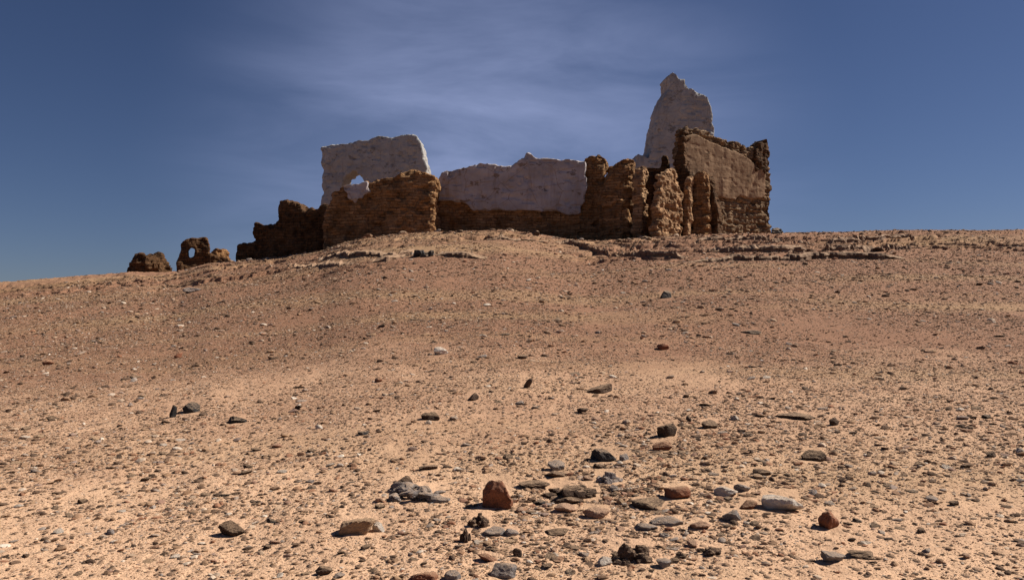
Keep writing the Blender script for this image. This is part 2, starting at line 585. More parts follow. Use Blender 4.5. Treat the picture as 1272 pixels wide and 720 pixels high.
# plastered wall
t = thing('ruined_wall', 'broad wall covered by pale grey plaster above a bare brown foot', 'ruined wall', 640, 69, GR)
mass('wall_core', [[(536, 335), (540, 250), (543, 232), (548, 220), (556, 214), (575, 211), (600, 208), (637, 210), (655, 199), (668, 201), (700, 201), (726, 204),
                    (727, 197), (732, 193), (743, 192), (752, 193.5), (757, 199), (757, 209), (752, 216), (754, 235), (756, 262), (758, 335)]],
     640, 69, 0, 3.4, M_MUD, t, batter=0.3)
mass('plaster_facing', [[(541, 249), (541, 240), (544, 226), (549, 215), (556, 211.5), (575, 208.5), (590, 205), (605, 203.5), (618, 204.5), (637, 206),
                         (646, 199), (652, 194), (654, 189), (659, 188.5), (663, 194), (669, 197), (690, 197), (712, 198), (722, 199.5), (728, 200),
                         (729, 235), (725, 250), (721, 265), (708, 266.5), (699, 264.5), (691, 261.5), (665, 261), (640, 260.5), (620, 259), (600, 261.5),
                         (586, 262), (581, 254), (574, 249.5), (560, 248.5)]],
     640, 68.75, 0, 1.3, M_PLAST, t, voxel=0.11, rough=0.42, jag=0.1)
# bastion
o = mass('ruined_bastion', [[(751, 335), (753, 262), (756, 232), (759, 216), (764, 207), (768, 199), (775, 195.5), (783, 195), (790, 198), (795, 207),
                             (799, 222), (801, 240), (803, 262), (805, 335)]],
         778, 66.5, 6, 4.4, M_MUD, voxel=0.12, round_=1.5, batter=0.6)
tag(o, 'bulging brown bastion with a rounded top right of the plastered wall', 'bastion', GR)
# crumbled lit edge of the bastion, built as a pier of lighter brick
o = mass('mud_brick_pier', [[(795, 335), (797, 280), (798, 262), (797, 240), (797, 222), (799, 210), (803, 207), (805, 214), (806, 226), (804, 240), (805, 262), (808, 335)]],
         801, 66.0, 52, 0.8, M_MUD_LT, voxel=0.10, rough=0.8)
tag(o, 'narrow sunlit crumbling pier clinging to the right of the bastion', 'pier', GR)
# recessed wall with a post on top; its shade is in the dark brick
o = mass('ruined_wall', [[(796, 335), (798, 212), (803, 208), (810, 207), (815, 208), (820.5, 206), (821, 196), (823, 192), (828, 192.5), (829.5, 200), (831, 210), (838, 213), (842, 335)]],
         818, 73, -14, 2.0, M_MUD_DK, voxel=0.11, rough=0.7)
tag(o, 'dark recessed wall topped by a short upright post between bastion and tower', 'ruined wall', GR)
o = mass('rubble_heap', [[(800, 310), (801, 270), (804, 258), (810, 255), (815, 260), (819, 275), (822, 310)]], 810, 68.2, -5, 1.6, M_MUD, voxel=0.10, rough=1.3)
tag(o, 'low heap of broken brick filling the gap left of the sunlit pillar', 'rubble heap', GR)
# lit pillar
o = mass('mud_brick_pillar', [[(817, 335), (818, 285), (819, 262), (821, 240), (823, 222), (828, 214), (835, 210), (841, 212), (845, 218), (847, 240), (847, 335)]],
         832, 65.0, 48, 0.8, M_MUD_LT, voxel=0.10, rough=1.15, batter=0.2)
tag(o, 'sunlit tan mud brick pillar pitted all over in front of the tower', 'pillar', GR)
o = mass('mud_brick_pier', [[(854, 335), (855, 262), (856, 235), (858, 222), (861, 218), (862.5, 226), (861, 245), (859, 285), (859, 335)]],
         858, 67.0, 50, 0.5, M_MUD_LT, voxel=0.09, rough=0.6)  # lit sliver in the slot, built as a pier of lighter brick
tag(o, 'slim sunlit pier in the slot between the pillar and the dark spur', 'pier', GR)
# spur
o = mass('wall_spur', [[(858, 335), (859, 270), (861, 235), (863, 220), (867, 214), (873, 213), (877, 219), (879, 227), (880, 240), (881, 335)]],
         873, 67.6, -22, 2.0, M_MUD, voxel=0.11, rough=0.85, round_=0.3)
tag(o, 'brown wall spur in shade with a curved top leaning against the tower foot', 'wall spur', GR)
o = mass('wall_spur', [[(876, 335), (877, 225), (879, 219), (883, 226), (886, 238), (889, 250), (891, 264), (892, 335)]],
         884, 68.2, -35, 0.8, M_MUD_DK, voxel=0.11, rough=0.6)  # dark piece put in for the shadow between spur and tower
tag(o, 'dark wall piece standing for the shadow gap between the brown spur and the tower face', 'wall spur', GR)
# tower
t = thing('ruined_tower', 'tall square mud brick tower with plastered face and broken top at right end', 'tower', 900, 72, GR)
mass('tower_core', [[(846, 335), (847, 240), (847, 205), (847.5, 180), (848, 164), (850, 158), (853, 156.5), (862, 158.5), (870, 161), (877, 164), (884, 168), (890, 170),
                     (897, 172), (905, 175), (911, 176), (918, 178), (924, 181), (929, 187), (933, 186), (937, 181), (941, 181), (945, 176.5), (950, 174), (954, 175),
                     (954.5, 195), (957, 214), (957.5, 240), (958, 265), (958.5, 335)]],
     900, 71, 26, 1.2, M_COURSE, t, voxel=0.12, rough=0.8, courses=0.16)
mass('return_wall', [[(838, 335), (838.5, 240), (839, 205), (841, 180), (843, 163), (848, 158), (850, 162), (850, 205), (856, 212), (857, 335)]], 848, 68.6, -38, 1.0, M_MUD_DK, t, voxel=0.11, rough=0.7)  # tower side and slot, their shade put into the dark brick
mass('rear_wall', [[(862, 335), (863, 170), (880, 176), (905, 184), (925, 196), (940, 200), (948, 335)]], 900, 73.4, 0, 4.0, M_MUD, t, voxel=0.16)
mass('plaster_face', [[(851, 243), (850, 215), (850, 190), (851, 168), (860, 167), (871, 169), (884, 176), (897, 182), (910, 187), (920, 191), (932, 198), (941, 209),
                       (950, 215), (952, 230), (951, 243), (940, 246), (925, 244), (910, 247), (893, 245), (875, 247), (862, 244)]],
     900, 70.7, 26, 0.9, M_PLAST_TAN, t, voxel=0.11, rough=0.1, jag=0.15)
mass('broken_horn', [[(937, 214), (938, 186), (944, 177), (950, 173), (955, 174.5), (955.5, 193), (956, 208), (951, 216), (944, 211)]],
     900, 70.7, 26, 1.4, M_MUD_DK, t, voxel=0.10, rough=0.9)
# see-through ghost shapes, built as solid walls farther back
o = mass('ruined_wall', [[(399, 330), (400, 181), (410, 180), (421, 180), (433, 176.5), (446, 174), (461, 171.5), (476, 169.5), (497, 168.5), (517, 168), (521, 176), (525, 187),
                          (529, 203), (532, 222), (536, 330), (453, 330), (453, 225), (449, 221), (450, 217), (444, 216), (441, 211.5), (436, 213), (434, 217), (429, 217), (428, 222), (425, 228), (426, 330)]],
         465, 92, -3, 3.0, M_FAR, voxel=0.12, rough=0.4, jag=0.16)
tag(o, 'pale grey ghost of a blocky wall rising behind the brown curtain wall', 'ruined wall', GR)
o = mass('ruined_tower', [[(786, 330), (788, 200), (793, 191), (800, 193), (806, 197), (808, 187), (811, 171), (817, 143), (822, 127), (828, 114), (832.5, 107), (831.5, 98), (831, 92),
                           (836, 89.5), (841, 93), (843, 97.5), (851, 98), (851.5, 104), (857, 109), (864, 112.5), (873, 116.5), (880, 121), (884, 135), (888, 165), (892, 330)]],
         842, 95, 5, 4.0, M_FAR, voxel=0.16, rough=0.32, jag=0.1)
tag(o, 'tall pale grey ghost of a tower tapering to a knobbed peak behind the square tower', 'tower', GR)


# ------------------------------------------------------------------ stones
def rock_mesh(name, seed, sub=3, flat=0.6, elong=1.4, ncut=14, rough=0.05):
    r = np.random.default_rng(seed)
    bm = bmesh.new()
    bmesh.ops.create_icosphere(bm, subdivisions=sub, radius=1)
    V = np.array([v.co[:] for v in bm.verts])
    dirs = r.normal(size=(ncut, 3))
    dirs /= np.linalg.norm(dirs, axis=1)[:, None]
    ds = r.uniform(0.42, 0.95, ncut)
    dots = V @ dirs.T
    rad = np.where(dots > 0.05, ds[None, :] / np.maximum(dots, 0.05), 9).min(1)
    rad = np.minimum(rad, 1.15)
    P = V * rad[:, None]
    P = P + V * (rough * 2 * fbm(P * 2.2 + seed, 3) + rough * fbm(P * 6 + seed, 2))[:, None]
    P *= np.array([elong, 1.0, flat])
    P[:, 0] -= (P[:, 0].max() + P[:, 0].min()) / 2
    P[:, 1] -= (P[:, 1].max() + P[:, 1].min()) / 2
    P[:, 2] -= P[:, 2].min()
    P[:, 0] /= (P[:, 0].max() - P[:, 0].min())
    P[:, 1] /= (P[:, 1].max() - P[:, 1].min())
    P[:, 2] /= P[:, 2].max()
    for v, p in zip(bm.verts, P):
        v.co = p
    me = bpy.data.meshes.new(name)
    bm.to_mesh(me)
    bm.free()
    return me                       # unit box: x, y in +-0.5, z in 0..1


def outcrop_mesh(name, seed, w, h):
    r = np.random.default_rng(seed)
    bm = bmesh.new()
    asp = w / h
    dome = asp < 2.6
    nst = 26 if dome else int(10 + 3 * asp)
    for k in range(nst):
        sub = rock_mesh('tmp', seed * 50 + k, sub=3, ncut=int(r.integers(7, 13)), rough=0.07)
        c = r.uniform(-0.42, 0.42, 2)
        big = r.uniform(0.16, 0.34) if dome else r.uniform(0.22, 0.5) * (1.1 - abs(c[0]))
        V = np.array([v.co[:] for v in sub.vertices]) - np.array([0, 0, 0.3])
        V = V * np.array([big * 1.0 / max(1, asp * 0.3), big, big * r.uniform(0.5, 1.0)])
        a = r.uniform(0, 6.28)
        V[:, 0], V[:, 1] = V[:, 0] * math.cos(a) - V[:, 1] * math.sin(a), V[:, 0] * math.sin(a) + V[:, 1] * math.cos(a)
        V += np.array([c[0], c[1], (0.42 if dome else 0.25) * r.uniform(0, 1) ** 0.7 * max(0, 1 - 2.3 * math.hypot(*c)) if dome else 0.25 * r.uniform(0, 1) * (1 - 1.6 * abs(c[0]))])
        vs = [bm.verts.new(p) for p in V]
        for f in sub.polygons:
            bm.faces.new([vs[i] for i in f.vertices])
        bpy.data.meshes.remove(sub)
    A = np.array([v.co[:] for v in bm.verts])
    lo, hi = A.min(0), A.max(0)
    lo[2] = max(lo[2], -0.15)
    for v in bm.verts:
        v.co = ((v.co.x - (lo[0] + hi[0]) / 2) / (hi[0] - lo[0]), (v.co.y - (lo[1] + hi[1]) / 2) / (hi[1] - lo[1]), (v.co.z - lo[2]) / (hi[2] - lo[2]))
    me = bpy.data.meshes.new(name)
    bm.to_mesh(me)
    bm.free()
    return me


_lib = [rock_mesh('stone', 100 + k, sub=3, ncut=7 + k % 7, rough=0.04 + 0.02 * (k % 3)) for k in range(16)]
_libmat = {}


def lib(k, colour):
    key = (k % 16, colour)
    if key not in _libmat:
        me = _lib[k % 16].copy()
        me.materials.append(STONES[colour])
        _libmat[key] = me
    return _libmat[key]


TAKEN = []     # (px, py, half-width px)


def put_stone(name, me, px, py, wpx, hpx, depth_ratio=0.8, rot=0.0, tilt=0.0, sink=0.3, X=None, Y=None):
    if X is None:
        X, Y = on_ground(px, py)
    w = wpx * Y / F
    h = hpx * Y / F
    o = bpy.data.objects.new(name, me)
    COL.objects.link(o)
    o.scale = (w, w * depth_ratio, h / (1 - sink))
    o.rotation_euler = (tilt * 0.5, tilt, rot)
    o.location = (X, Y, gz(X, Y) - sink * h / (1 - sink))
    return o


# name, colour, base-centre px, base py, width px, height px, options, label, landmark phrase
HERO = [
    ('boulder', 'reddish', 616, 627, 36, 31, dict(rot=0.15, ncut=13, tilt=0.06, depth_ratio=1.0), 'large brick red boulder, the tallest rock in the foreground', 'the tall red boulder'),
    ('stone', 'dark brown', 288, 663, 31, 15, dict(rot=0.1), 'brown lumpy stone alone on sand at the lower left', 'the lumpy brown stone at lower left'),
    ('rock_slab', 'tan', 447, 661, 46, 19, dict(rot=0.35, tilt=-0.35), 'tan tilted slab with a shaded face, lower left of the red boulder', 'the tilted tan slab'),
    ('stone', 'whitish', 968, 631, 46, 19, dict(rot=-0.3, tilt=0.25), 'big whitish wedge shaped stone near the round reddish one', 'the whitish wedge stone'),
    ('stone', 'reddish', 1029, 654, 27, 20, dict(rot=0.6, ncut=30), 'round pitted reddish stone right of the whitish wedge', 'the round reddish stone'),
    ('stone', 'grey', 1036, 696, 28, 11, dict(rot=-0.2), 'pale grey flat stone with dark underside at lower right corner', 'the pale grey flat stone at lower right'),
    ('rock_outcrop', 'dark brown', 784, 695, 50, 21, dict(rot=0.2, rough=0.16), 'dark jagged chunk of rock on pale sand near the bottom edge', 'the dark jagged chunk'),
    ('stone', 'grey', 625, 715, 31, 14, dict(rot=0.2, ncut=26), 'smooth grey lens shaped stone at the bottom edge', 'the grey lens stone'),
    ('stone', 'whitish', 548, 440, 17, 9, dict(rot=0.1), 'small bright triangular stone alone on the middle slope', 'the bright triangular stone'),
    ('rock_slab', 'dark brown', 746, 487, 33, 9, dict(rot=0.15, tilt=-0.1), 'long dark slab lying in the middle of the slope', 'the long dark slab'),
    ('stone', 'dark brown', 535, 520, 22, 8, dict(rot=0.0), 'flat dark stone below and left of the bright triangular one', 'the flat dark stone mid left'),
    ('stone', 'dark brown', 588, 497, 14, 9, dict(rot=0.4), 'little dark lump beside pale chips in mid slope', 'the little dark lump'),
    ('rock_sliver', 'dark brown', 650, 481, 7, 14, dict(rot=0.2, tilt=0.5), 'thin dark sliver leaning upright on the middle slope', 'the leaning sliver'),
    ('boulder', 'dark brown', 828, 541, 25, 15, dict(rot=0.3), 'dark humped boulder on the right middle slope', 'the dark humped boulder'),
    ('stone', 'dark brown', 881, 531, 21, 8, dict(rot=0.1), 'low dark stone just right of the humped boulder', 'the low dark stone'),
    ('stone', 'black', 751, 571, 28, 13, dict(rot=0.2), 'blackish grey stone above the middle rock band', 'the blackish stone'),
    ('rock_slab', 'dark brown', 990, 520, 42, 6, dict(rot=0.0), 'very flat dark slab on the far right slope', 'the very flat slab'),
    ('stone', 'dark brown', 501, 606, 20, 15, dict(rot=0.5, tilt=0.2), 'dark blocky stone standing above the left ledge', 'the dark blocky stone'),
    ('rock_outcrop', 'grey', 520, 616, 76, 13, dict(rot=0.0, rough=0.22), 'grey crumbly ledge of rock left of the red boulder', 'the crumbly grey ledge'),
    ('rock_outcrop', 'dark brown', 712, 617, 66, 16, dict(rot=0.5, rough=0.25), 'brown broken ledge running diagonally right of the red boulder', 'the diagonal brown ledge'),
    ('rock_outcrop', 'grey', 757, 598, 34, 12, dict(rot=0.3, rough=0.22), 'grey brown upper end of the diagonal ledge', 'the upper ledge end'),
    ('stone', 'black', 213, 518, 8, 15, dict(rot=0.2, tilt=0.15), 'upright dark stone standing on the left slope', 'the upright dark stone'),
    ('rock_slab', 'black', 295, 524, 21, 7, dict(rot=0.1), 'dark bluish flat stone on the left slope', 'the dark bluish stone'),
    ('stone', 'black', 238, 511, 19, 11, dict(rot=0.3), 'dark rough stone beside the upright one on the left slope', 'the dark rough stone on the left'),
    ('rock_slab', 'grey', 241, 362, 24, 5, dict(rot=0.0), 'small grey and dark slab high on the left slope', 'the high left slab'),
    ('stone', 'black', 827, 370, 14, 9, dict(rot=0.0), 'small black stone high on the right slope', 'the high black stone'),
    ('rock_outcrop', 'black', 527, 318, 26, 8, dict(rot=0.0, rough=0.25), 'small black outcrop just under the crest', 'the black outcrop under the crest'),
    ('rock_slab', 'pinkish', 702, 634, 28, 9, dict(rot=0.2), 'pinkish smooth stone below the diagonal ledge', 'the pinkish smooth stone'),
    ('rock_slab', 'pinkish', 742, 641, 31, 11, dict(rot=-0.2, tilt=-0.2), 'larger salmon pink slab right of the smooth pinkish stone', 'the salmon slab'),
    ('stone', 'reddish', 841, 618, 31, 14, dict(rot=-0.2), 'reddish angular slab on the right of the rock band', 'the reddish slab'),
    ('stone', 'whitish', 902, 614, 28, 9, dict(rot=0.1), 'pale stone between the reddish slab and the whitish wedge', 'the pale stone'),
    ('stone', 'grey', 922, 609, 18, 8, dict(rot=0.1), 'dull grey stone touching the pale one', 'the dull grey stone'),
    ('stone', 'reddish', 930, 631, 22, 9, dict(rot=0.1), 'dark red stone just left of the whitish wedge', 'the dark red stone'),
    ('rock_slab', 'dark brown', 808, 628, 42, 8, dict(rot=0.1), 'long brown slab half buried below the reddish slab', 'the half buried brown slab'),
    ('rock_slab', 'grey', 613, 663, 27, 8, dict(rot=0.1), 'violet grey flat slab below the red boulder', 'the violet grey slab'),
    ('stone', 'grey', 635, 664, 17, 8, dict(rot=0.3), 'small grey stone beside the violet grey slab', 'the small grey stone'),
    ('rock_slab', 'dark brown', 691, 662, 29, 6, dict(rot=0.1), 'thin dark slab on bare sand below the pinkish stones', 'the thin dark slab'),
    ('stone', 'dark brown', 1010, 571, 27, 11, dict(rot=0.0), 'dark cracked stone on the right slope above the whitish wedge', 'the dark cracked stone'),
    ('rock_slab', 'black', 932, 414, 22, 4, dict(rot=0.0), 'flat black slab on the upper right slope', 'the flat black slab'),
    ('stone', 'reddish', 824, 434, 14, 7, dict(rot=0.0), 'rusty brown little stone on the upper middle slope', 'the rusty little stone'),
    ('stone', 'grey', 691, 583, 22, 10, dict(rot=0.2), 'grey shaded stone left of the blackish one', 'the grey shaded stone'),
    ('rock_slab', 'dark brown', 662, 604, 38, 6, dict(rot=0.05), 'long low dark slab above the right of the red boulder', 'the long low slab'),
    ('rock_slab', 'dark brown', 533, 583, 23, 6, dict(rot=0.15, tilt=-0.15), 'thin brown slab on bare sand above the crumbly ledge', 'the thin brown slab'),
    ('rock_slab', 'grey', 829, 650, 36, 7, dict(rot=0.05), 'long pale grey slab in the right foreground', 'the long pale slab'),
    ('rock_slab', 'grey', 803, 656, 26, 6, dict(rot=-0.05), 'short blue grey slab left of the long pale slab', 'the short blue grey slab'),
    ('rock_outcrop', 'dark brown', 597, 652, 28, 14, dict(rot=0.4, rough=0.25), 'brown jagged crumbs of rock just under the red boulder', 'the brown jagged crumbs'),
    ('rock_outcrop', 'dark brown', 579, 671, 13, 14, dict(rot=0.9, rough=0.25), 'dark knobbly rock on sand left of the violet grey slab', 'the dark knobbly rock'),
    ('rock_slab', 'reddish', 527, 718, 32, 9, dict(rot=0.1), 'brick red flat stone cut by the bottom edge', 'the brick red flat stone'),
    ('stone', 'grey', 562, 719, 20, 10, dict(rot=0.3), 'grey stone right of the brick red flat one', 'the grey stone at the bottom'),
    ('stone', 'dark brown', 643, 690, 11, 10, dict(rot=0.2), 'tiny dark cube like stone above the grey lens', 'the tiny dark stone'),
    ('rock_slab', 'reddish', 605, 695, 26, 8, dict(rot=-0.3, tilt=0.15), 'rusty slab left of the tiny dark stone', 'the rusty slab'),
    ('stone', 'whitish', 470, 659, 14, 10, dict(rot=0.2), 'white chip of rock behind the tilted tan slab', 'the white chip'),
    ('stone', 'dark brown', 402, 712, 20, 9, dict(rot=0.3), 'dark stone with a little stick of shadow at lower left', 'the dark stone at lower left edge'),
    ('stone', 'whitish', 751, 700, 16, 9, dict(rot=0.2), 'bright white stone beside the dark jagged chunk', 'the bright white stone'),
    ('rock_outcrop', 'dark brown', 884, 688, 30, 10, dict(rot=0.1, rough=0.22), 'low dark knot of rock right of the jagged chunk', 'the low dark knot'),
    ('stone', 'grey', 824, 703, 17, 9, dict(rot=0.2), 'small shaded grey stone near the low dark knot', 'the small shaded stone'),
    ('stone', 'grey', 908, 645, 22, 11, dict(rot=0.2), 'grey white pair like stone under the dark red one', 'the grey white stone'),
    ('stone', 'dark brown', 1071, 689, 36, 6, dict(rot=0.1), 'dark low slab at the far right foreground', 'the dark low slab'),
    ('stone', 'dark brown', 945, 588, 22, 6, dict(rot=0.1), 'flat dark stone above the whitish wedge', 'the flat dark stone on the right'),
    ('stone', 'dark brown', 1036, 527, 12, 9, dict(rot=0.1), 'stout dark stone right of the very flat slab', 'the stout dark stone'),
    ('stone', 'dark brown', 1090, 312, 14, 5, dict(rot=0.1), 'dark stone on the right crest', 'the dark crest stone'),
    ('stone', 'black', 965, 290, 16, 7, dict(rot=0.1, rough=0.2), 'dark lump of rubble at the right foot of the tower', 'the rubble lump by the tower'),
    ('stone', 'pinkish', 870, 655, 22, 8, dict(rot=0.1), 'pinkish tan stone right of the long pale slab', 'the pinkish tan stone'),
    ('stone', 'grey', 775, 571, 14, 8, dict(rot=0.3), 'grey pebble right of the blackish stone', 'the grey pebble'),
    ('stone', 'reddish', 822, 557, 24, 8, dict(rot=0.2, tilt=-0.2), 'reddish tilted slab under the humped boulder', 'the reddish tilted slab'),
    ('stone', 'dark brown', 690, 592, 24, 7, dict(rot=0.1), 'low brown stone at the top of the rock band', 'the low brown stone'),
]
GS = 'loose stones scattered over the desert slope'
marks = []
for k, (nm, colr, px, py, w, h, op, lab, ph) in enumerate(HERO):
    op = dict(op)
    nc_ = op.pop('ncut', 9)
    rg = op.pop('rough', 0.05)
    me = outcrop_mesh(nm, 900 + k, w, h) if nm == 'rock_outcrop' else rock_mesh(nm, 900 + k, sub=4 if w > 18 else 3, ncut=nc_, rough=rg)
    me.materials.append(STONES[colr])
    put_stone(nm, me, px, py, w * 1.08, h * 1.05, **op)
    o = COL.objects[-1]
    tag(o, lab, 'boulder' if nm == 'boulder' else 'rock' if nm == 'rock_outcrop' else 'stone', GS)
    marks.append((px, py - h / 2, ph, w))
    TAKEN.append((px, py - h / 2, w * 0.5, h))
TAKEN_A = np.array(TAKEN)

# thin broken ledges of bedrock that follow the slope under the crest
LEDGES = [
    ([(690, 301), (715, 306), (745, 313), (775, 318), (810, 322), (862, 324)], 5.0, 'dark rock ledge slanting down the slope from below the bastion to below the sunlit pillar', 'the slanting ledge'),
    ([(856, 328), (905, 325), (960, 324), (1030, 322), (1125, 321)], 4.5, 'long rough ledge crossing the slope well below the square tower', 'the long ledge under the tower'),
    ([(862, 298), (930, 299), (1000, 302), (1060, 299), (1140, 296)], 5.0, 'rock ledge starting at the very foot of the square tower', 'the tower foot ledge'),
    ([(870, 311), (960, 314), (1050, 311), (1150, 308)], 5.0, 'middle ledge of the three stacked on the slope right of the tower', 'the middle right ledge'),
    ([(395, 323), (440, 321), (490, 319), (522, 313)], 4.0, 'thin ledge under the brown curtain wall ending at the black outcrop', 'the curtain wall ledge'),
    ([(540, 317), (575, 320), (606, 321)], 4.0, 'short thin ledge just right of the black outcrop under the crest', 'the short ledge'),
    ([(596, 299), (630, 298), (665, 301), (684, 304)], 3.5, 'thin ledge right under the pale plastered wall', 'the plastered wall ledge'),
    ([(352, 331), (420, 332), (470, 327), (505, 321)], 3.5, 'lowest faint ledge on the left slope beneath the curtain wall', 'the faint left ledge'),
]
M_LEDGE = mat_stone('ledge_rock', (0.12, 0.072, 0.048), (0.25, 0.155, 0.098), (0.09, 0.055, 0.04))
for k, (pts, hp, lab, ph) in enumerate(LEDGES):
    W = np.array([on_ground(*p) for p in pts])
    seg = np.concatenate([[0], np.cumsum(np.hypot(*np.diff(W, axis=0).T))])
    L = np.arange(0, seg[-1], 0.11)
    X = np.interp(L, seg, W[:, 0])
    Y = np.interp(L, seg, W[:, 1])
    S3 = np.stack([L, np.full_like(L, k * 9.0), np.zeros_like(L)], -1)
    Y = Y + 0.9 * fbm(S3 * 0.16, 3) + 0.30 * fbm(S3 * 0.9, 3)
    cell = np.floor(L / 0.55 + 0.8 * vnoise(S3 * 0.7))
    blk = np.sin(cell * 12.9898 + k * 3.1) * 43758.5453
    blk = blk - np.floor(blk)
    hh = hp * 0.066 * np.clip(0.5 + 1.3 * fbm(S3 * 0.25 + 5, 3) + 0.55 * (blk - 0.4), -0.25, 1.1)
    hh *= sstep(0, 1.5, L) * (1 - sstep(seg[-1] - 1.5, seg[-1], L))
    off = 0.25 * (blk - 0.5) + 0.12 * vnoise(S3 * 4)
    prof = [(-0.25, -0.25), (-0.10, 0.55), (-0.16, 0.62), (-0.05, 1.0), (0.35, 1.02), (0.9, 0.75), (1.6, -0.4)]
    rows = []
    for q, (dy, fz) in enumerate(prof):
        jit = 0.05 * vnoise(S3 * 5 + 31 * q)
        yq = Y + off + dy + jit
        zq = ground(X, yq, False) + hh * fz + (0.03 * vnoise(S3 * 6 + 7 * q) if 0 < q < 6 else -0.12)
        rows.append(np.stack([X, yq, zq], -1))
    Vv = np.stack(rows, 0)
    base = Vv.reshape(-1, 3).mean(0)
    nr_, nc_ = Vv.shape[:2]
    a_ = (np.arange(nr_ - 1)[:, None] * nc_ + np.arange(nc_ - 1)[None, :]).ravel()
    me = mesh_np('rock_ledge', (Vv - base).reshape(-1, 3), np.stack([a_, a_ + 1, a_ + nc_ + 1, a_ + nc_], -1).ravel(), 4)
    me.polygons.foreach_set('use_smooth', np.zeros(len(me.polygons), bool))
    o = link('rock_ledge', me, M_LEDGE, loc=tuple(base))
    tag(o, lab, 'ledge', 'rock ledges below the crest', 'thing')
    marks.append((pts[len(pts) // 2][0], pts[len(pts) // 2][1], ph, 60))

# scattered stones: power-law sizes, so that density per pixel is about the same everywhere
NS = 690000
Ys = np.exp(rng.uniform(math.log(3.6), math.log(66), NS))
ug = rng.uniform(-1.0, 1.0, NS)
Xs = ug * Ys
SMIN = 1.25
pw = 2.2 + 1.25 * sstep(6, 15, Ys)
spx = SMIN * (rng.uniform(0.0, 1.0, NS) + 1e-4) ** (-1 / pw)
size = spx * Ys / F
size = np.where(size > 0.30, 0.30 * rng.uniform(0.3, 1.0, NS), size)
size = np.where(spx > 14, size * 14 / spx * rng.uniform(0.6, 1, NS), size)
Pn = np.stack([Xs, Ys, np.zeros(NS)], -1)
dn = 0.66 + 0.9 * fbm(Pn * np.array([0.35, 0.22, 1]) + 90, 4) + 0.5 * fbm(Pn * np.array([1.6, 1.1, 1]) + 12, 3)
# the stony band that runs from the red boulder up to the right
xb = 636 + F * ug
yb_d = np.abs(Ys - (6.6 + np.clip((xb - 560) / 330, 0, 1.3) * 3.6)) / (0.12 * Ys)
dn += 0.8 * np.exp(-yb_d ** 2) * sstep(520, 640, xb) * (1 - sstep(960, 1060, xb))
dn += 0.14 * sstep(9, 16, Ys)
_u = Xs / np.maximum(Ys, 6)
_t = Ys / np.interp(_u, _du, _dy)
_m, _fr, _ = ledges(Xs, Ys, np.interp(_u, _du, _dz * _corr) * g_prof(_t), _t, _u)
dn += 0.55 * sstep(0.10, 0.2, _u + 0.1 * fbm(Pn * 0.15, 2)) * sstep(29, 36, Ys) * (1 - sstep(46, 51, Ys))
dn += 0.55 * (1 - sstep(-0.3, -0.2, _u + 0.1 * fbm(Pn * 0.15, 2))) * sstep(22, 28, Ys) * (1 - sstep(48, 54, Ys))
dn -= 0.35 * np.exp(-((_u - 0.03) / 0.1) ** 2) * sstep(40, 46, Ys) * (1 - sstep(56, 60, Ys))
dn += 1.0 * _m * (np.abs(_fr - 0.85) < 0.14)
dn += sstep(42, 48, Ys) * 0.9 * fbm(Pn * np.array([0.06, 0.75, 1]) + 61, 3)
keep = rng.uniform(0, 1, NS) < np.clip(dn, 0.06, 1.0) 
Xs, Ys, size = Xs[keep], Ys[keep], size[keep]
# broken chips along the stony band from the red boulder up to the right
def band(p, q, n_, sig):
    a_, b_ = np.array(on_ground(*p)), np.array(on_ground(*q))
    tt = rng.uniform(0, 1, n_)
    c_ = a_[None] + (b_ - a_)[None] * tt[:, None]
    c_ += rng.normal(0, 1, (n_, 2)) * np.array([sig, sig * 1.1]) * (c_[:, 1:2] / 7)
    return c_


bb = np.concatenate([band((560, 690), (690, 625), 700, 0.16), band((680, 625), (780, 580), 1000, 0.22), band((770, 590), (960, 500), 1000, 0.4),
                     band((700, 630), (1000, 615), 2000, 0.35), band((560, 690), (960, 670), 1500, 0.35), band((490, 612), (560, 605), 120, 0.12)])
sb = 0.012 * (1 + rng.pareto(2.1, len(bb))) * bb[:, 1] / 6
sb = np.minimum(sb, 0.1 * rng.uniform(0.5, 1, len(bb)))
Xs = np.concatenate([Xs, bb[:, 0]])
Ys = np.concatenate([Ys, bb[:, 1]])
size = np.concatenate([size, sb])
# fallen brick along the foot of the walls
nt_ = 900
uf = rng.uniform(-0.42, 0.34, nt_)
yf = np.interp(uf, _du, _dy) + rng.normal(0.5, 1.6, nt_)
sf = 0.12 + 0.14 * rng.pareto(2.6, nt_)
Xs = np.concatenate([Xs, uf * yf])
Ys = np.concatenate([Ys, yf])
size = np.concatenate([size, np.minimum(sf, 0.75)])
Zs = ground(Xs, Ys)
# photo pixel of each
cp, sp = math.cos(PITCH), math.sin(PITCH)
fw = Ys * cp + (Zs - CAM_Z) * sp
up = -Ys * sp + (Zs - CAM_Z) * cp
PX = 636 + F * Xs / fw
PY = 360 - F * up / fw
WP = size / fw * F
bad = np.zeros(len(Xs), bool)
for (hx, hy, hw, hh) in TAKEN_A:
    bad |= (np.abs(PX - hx) < hw + WP * 0.4) & (np.abs(PY - hy) < hh * 0.7 + 2)
ok = ~bad
Xs, Ys, Zs, size, PX, PY, WP = [a[ok] for a in (Xs, Ys, Zs, size, PX, PY, WP)]
inframe = (PX > 4) & (PX < 1268) & (PY > 250) & (PY < 716)
order = np.argsort(-np.where(inframe, WP, 0))
N_IND = 300 - len(HERO) - 4
ind = order[:N_IND]
rest = np.ones(len(Xs), bool)
rest[ind] = False
# outside the frame the size cap keeps strays modest
print('stones', len(Xs), 'smallest individual px', WP[ind[-1]])

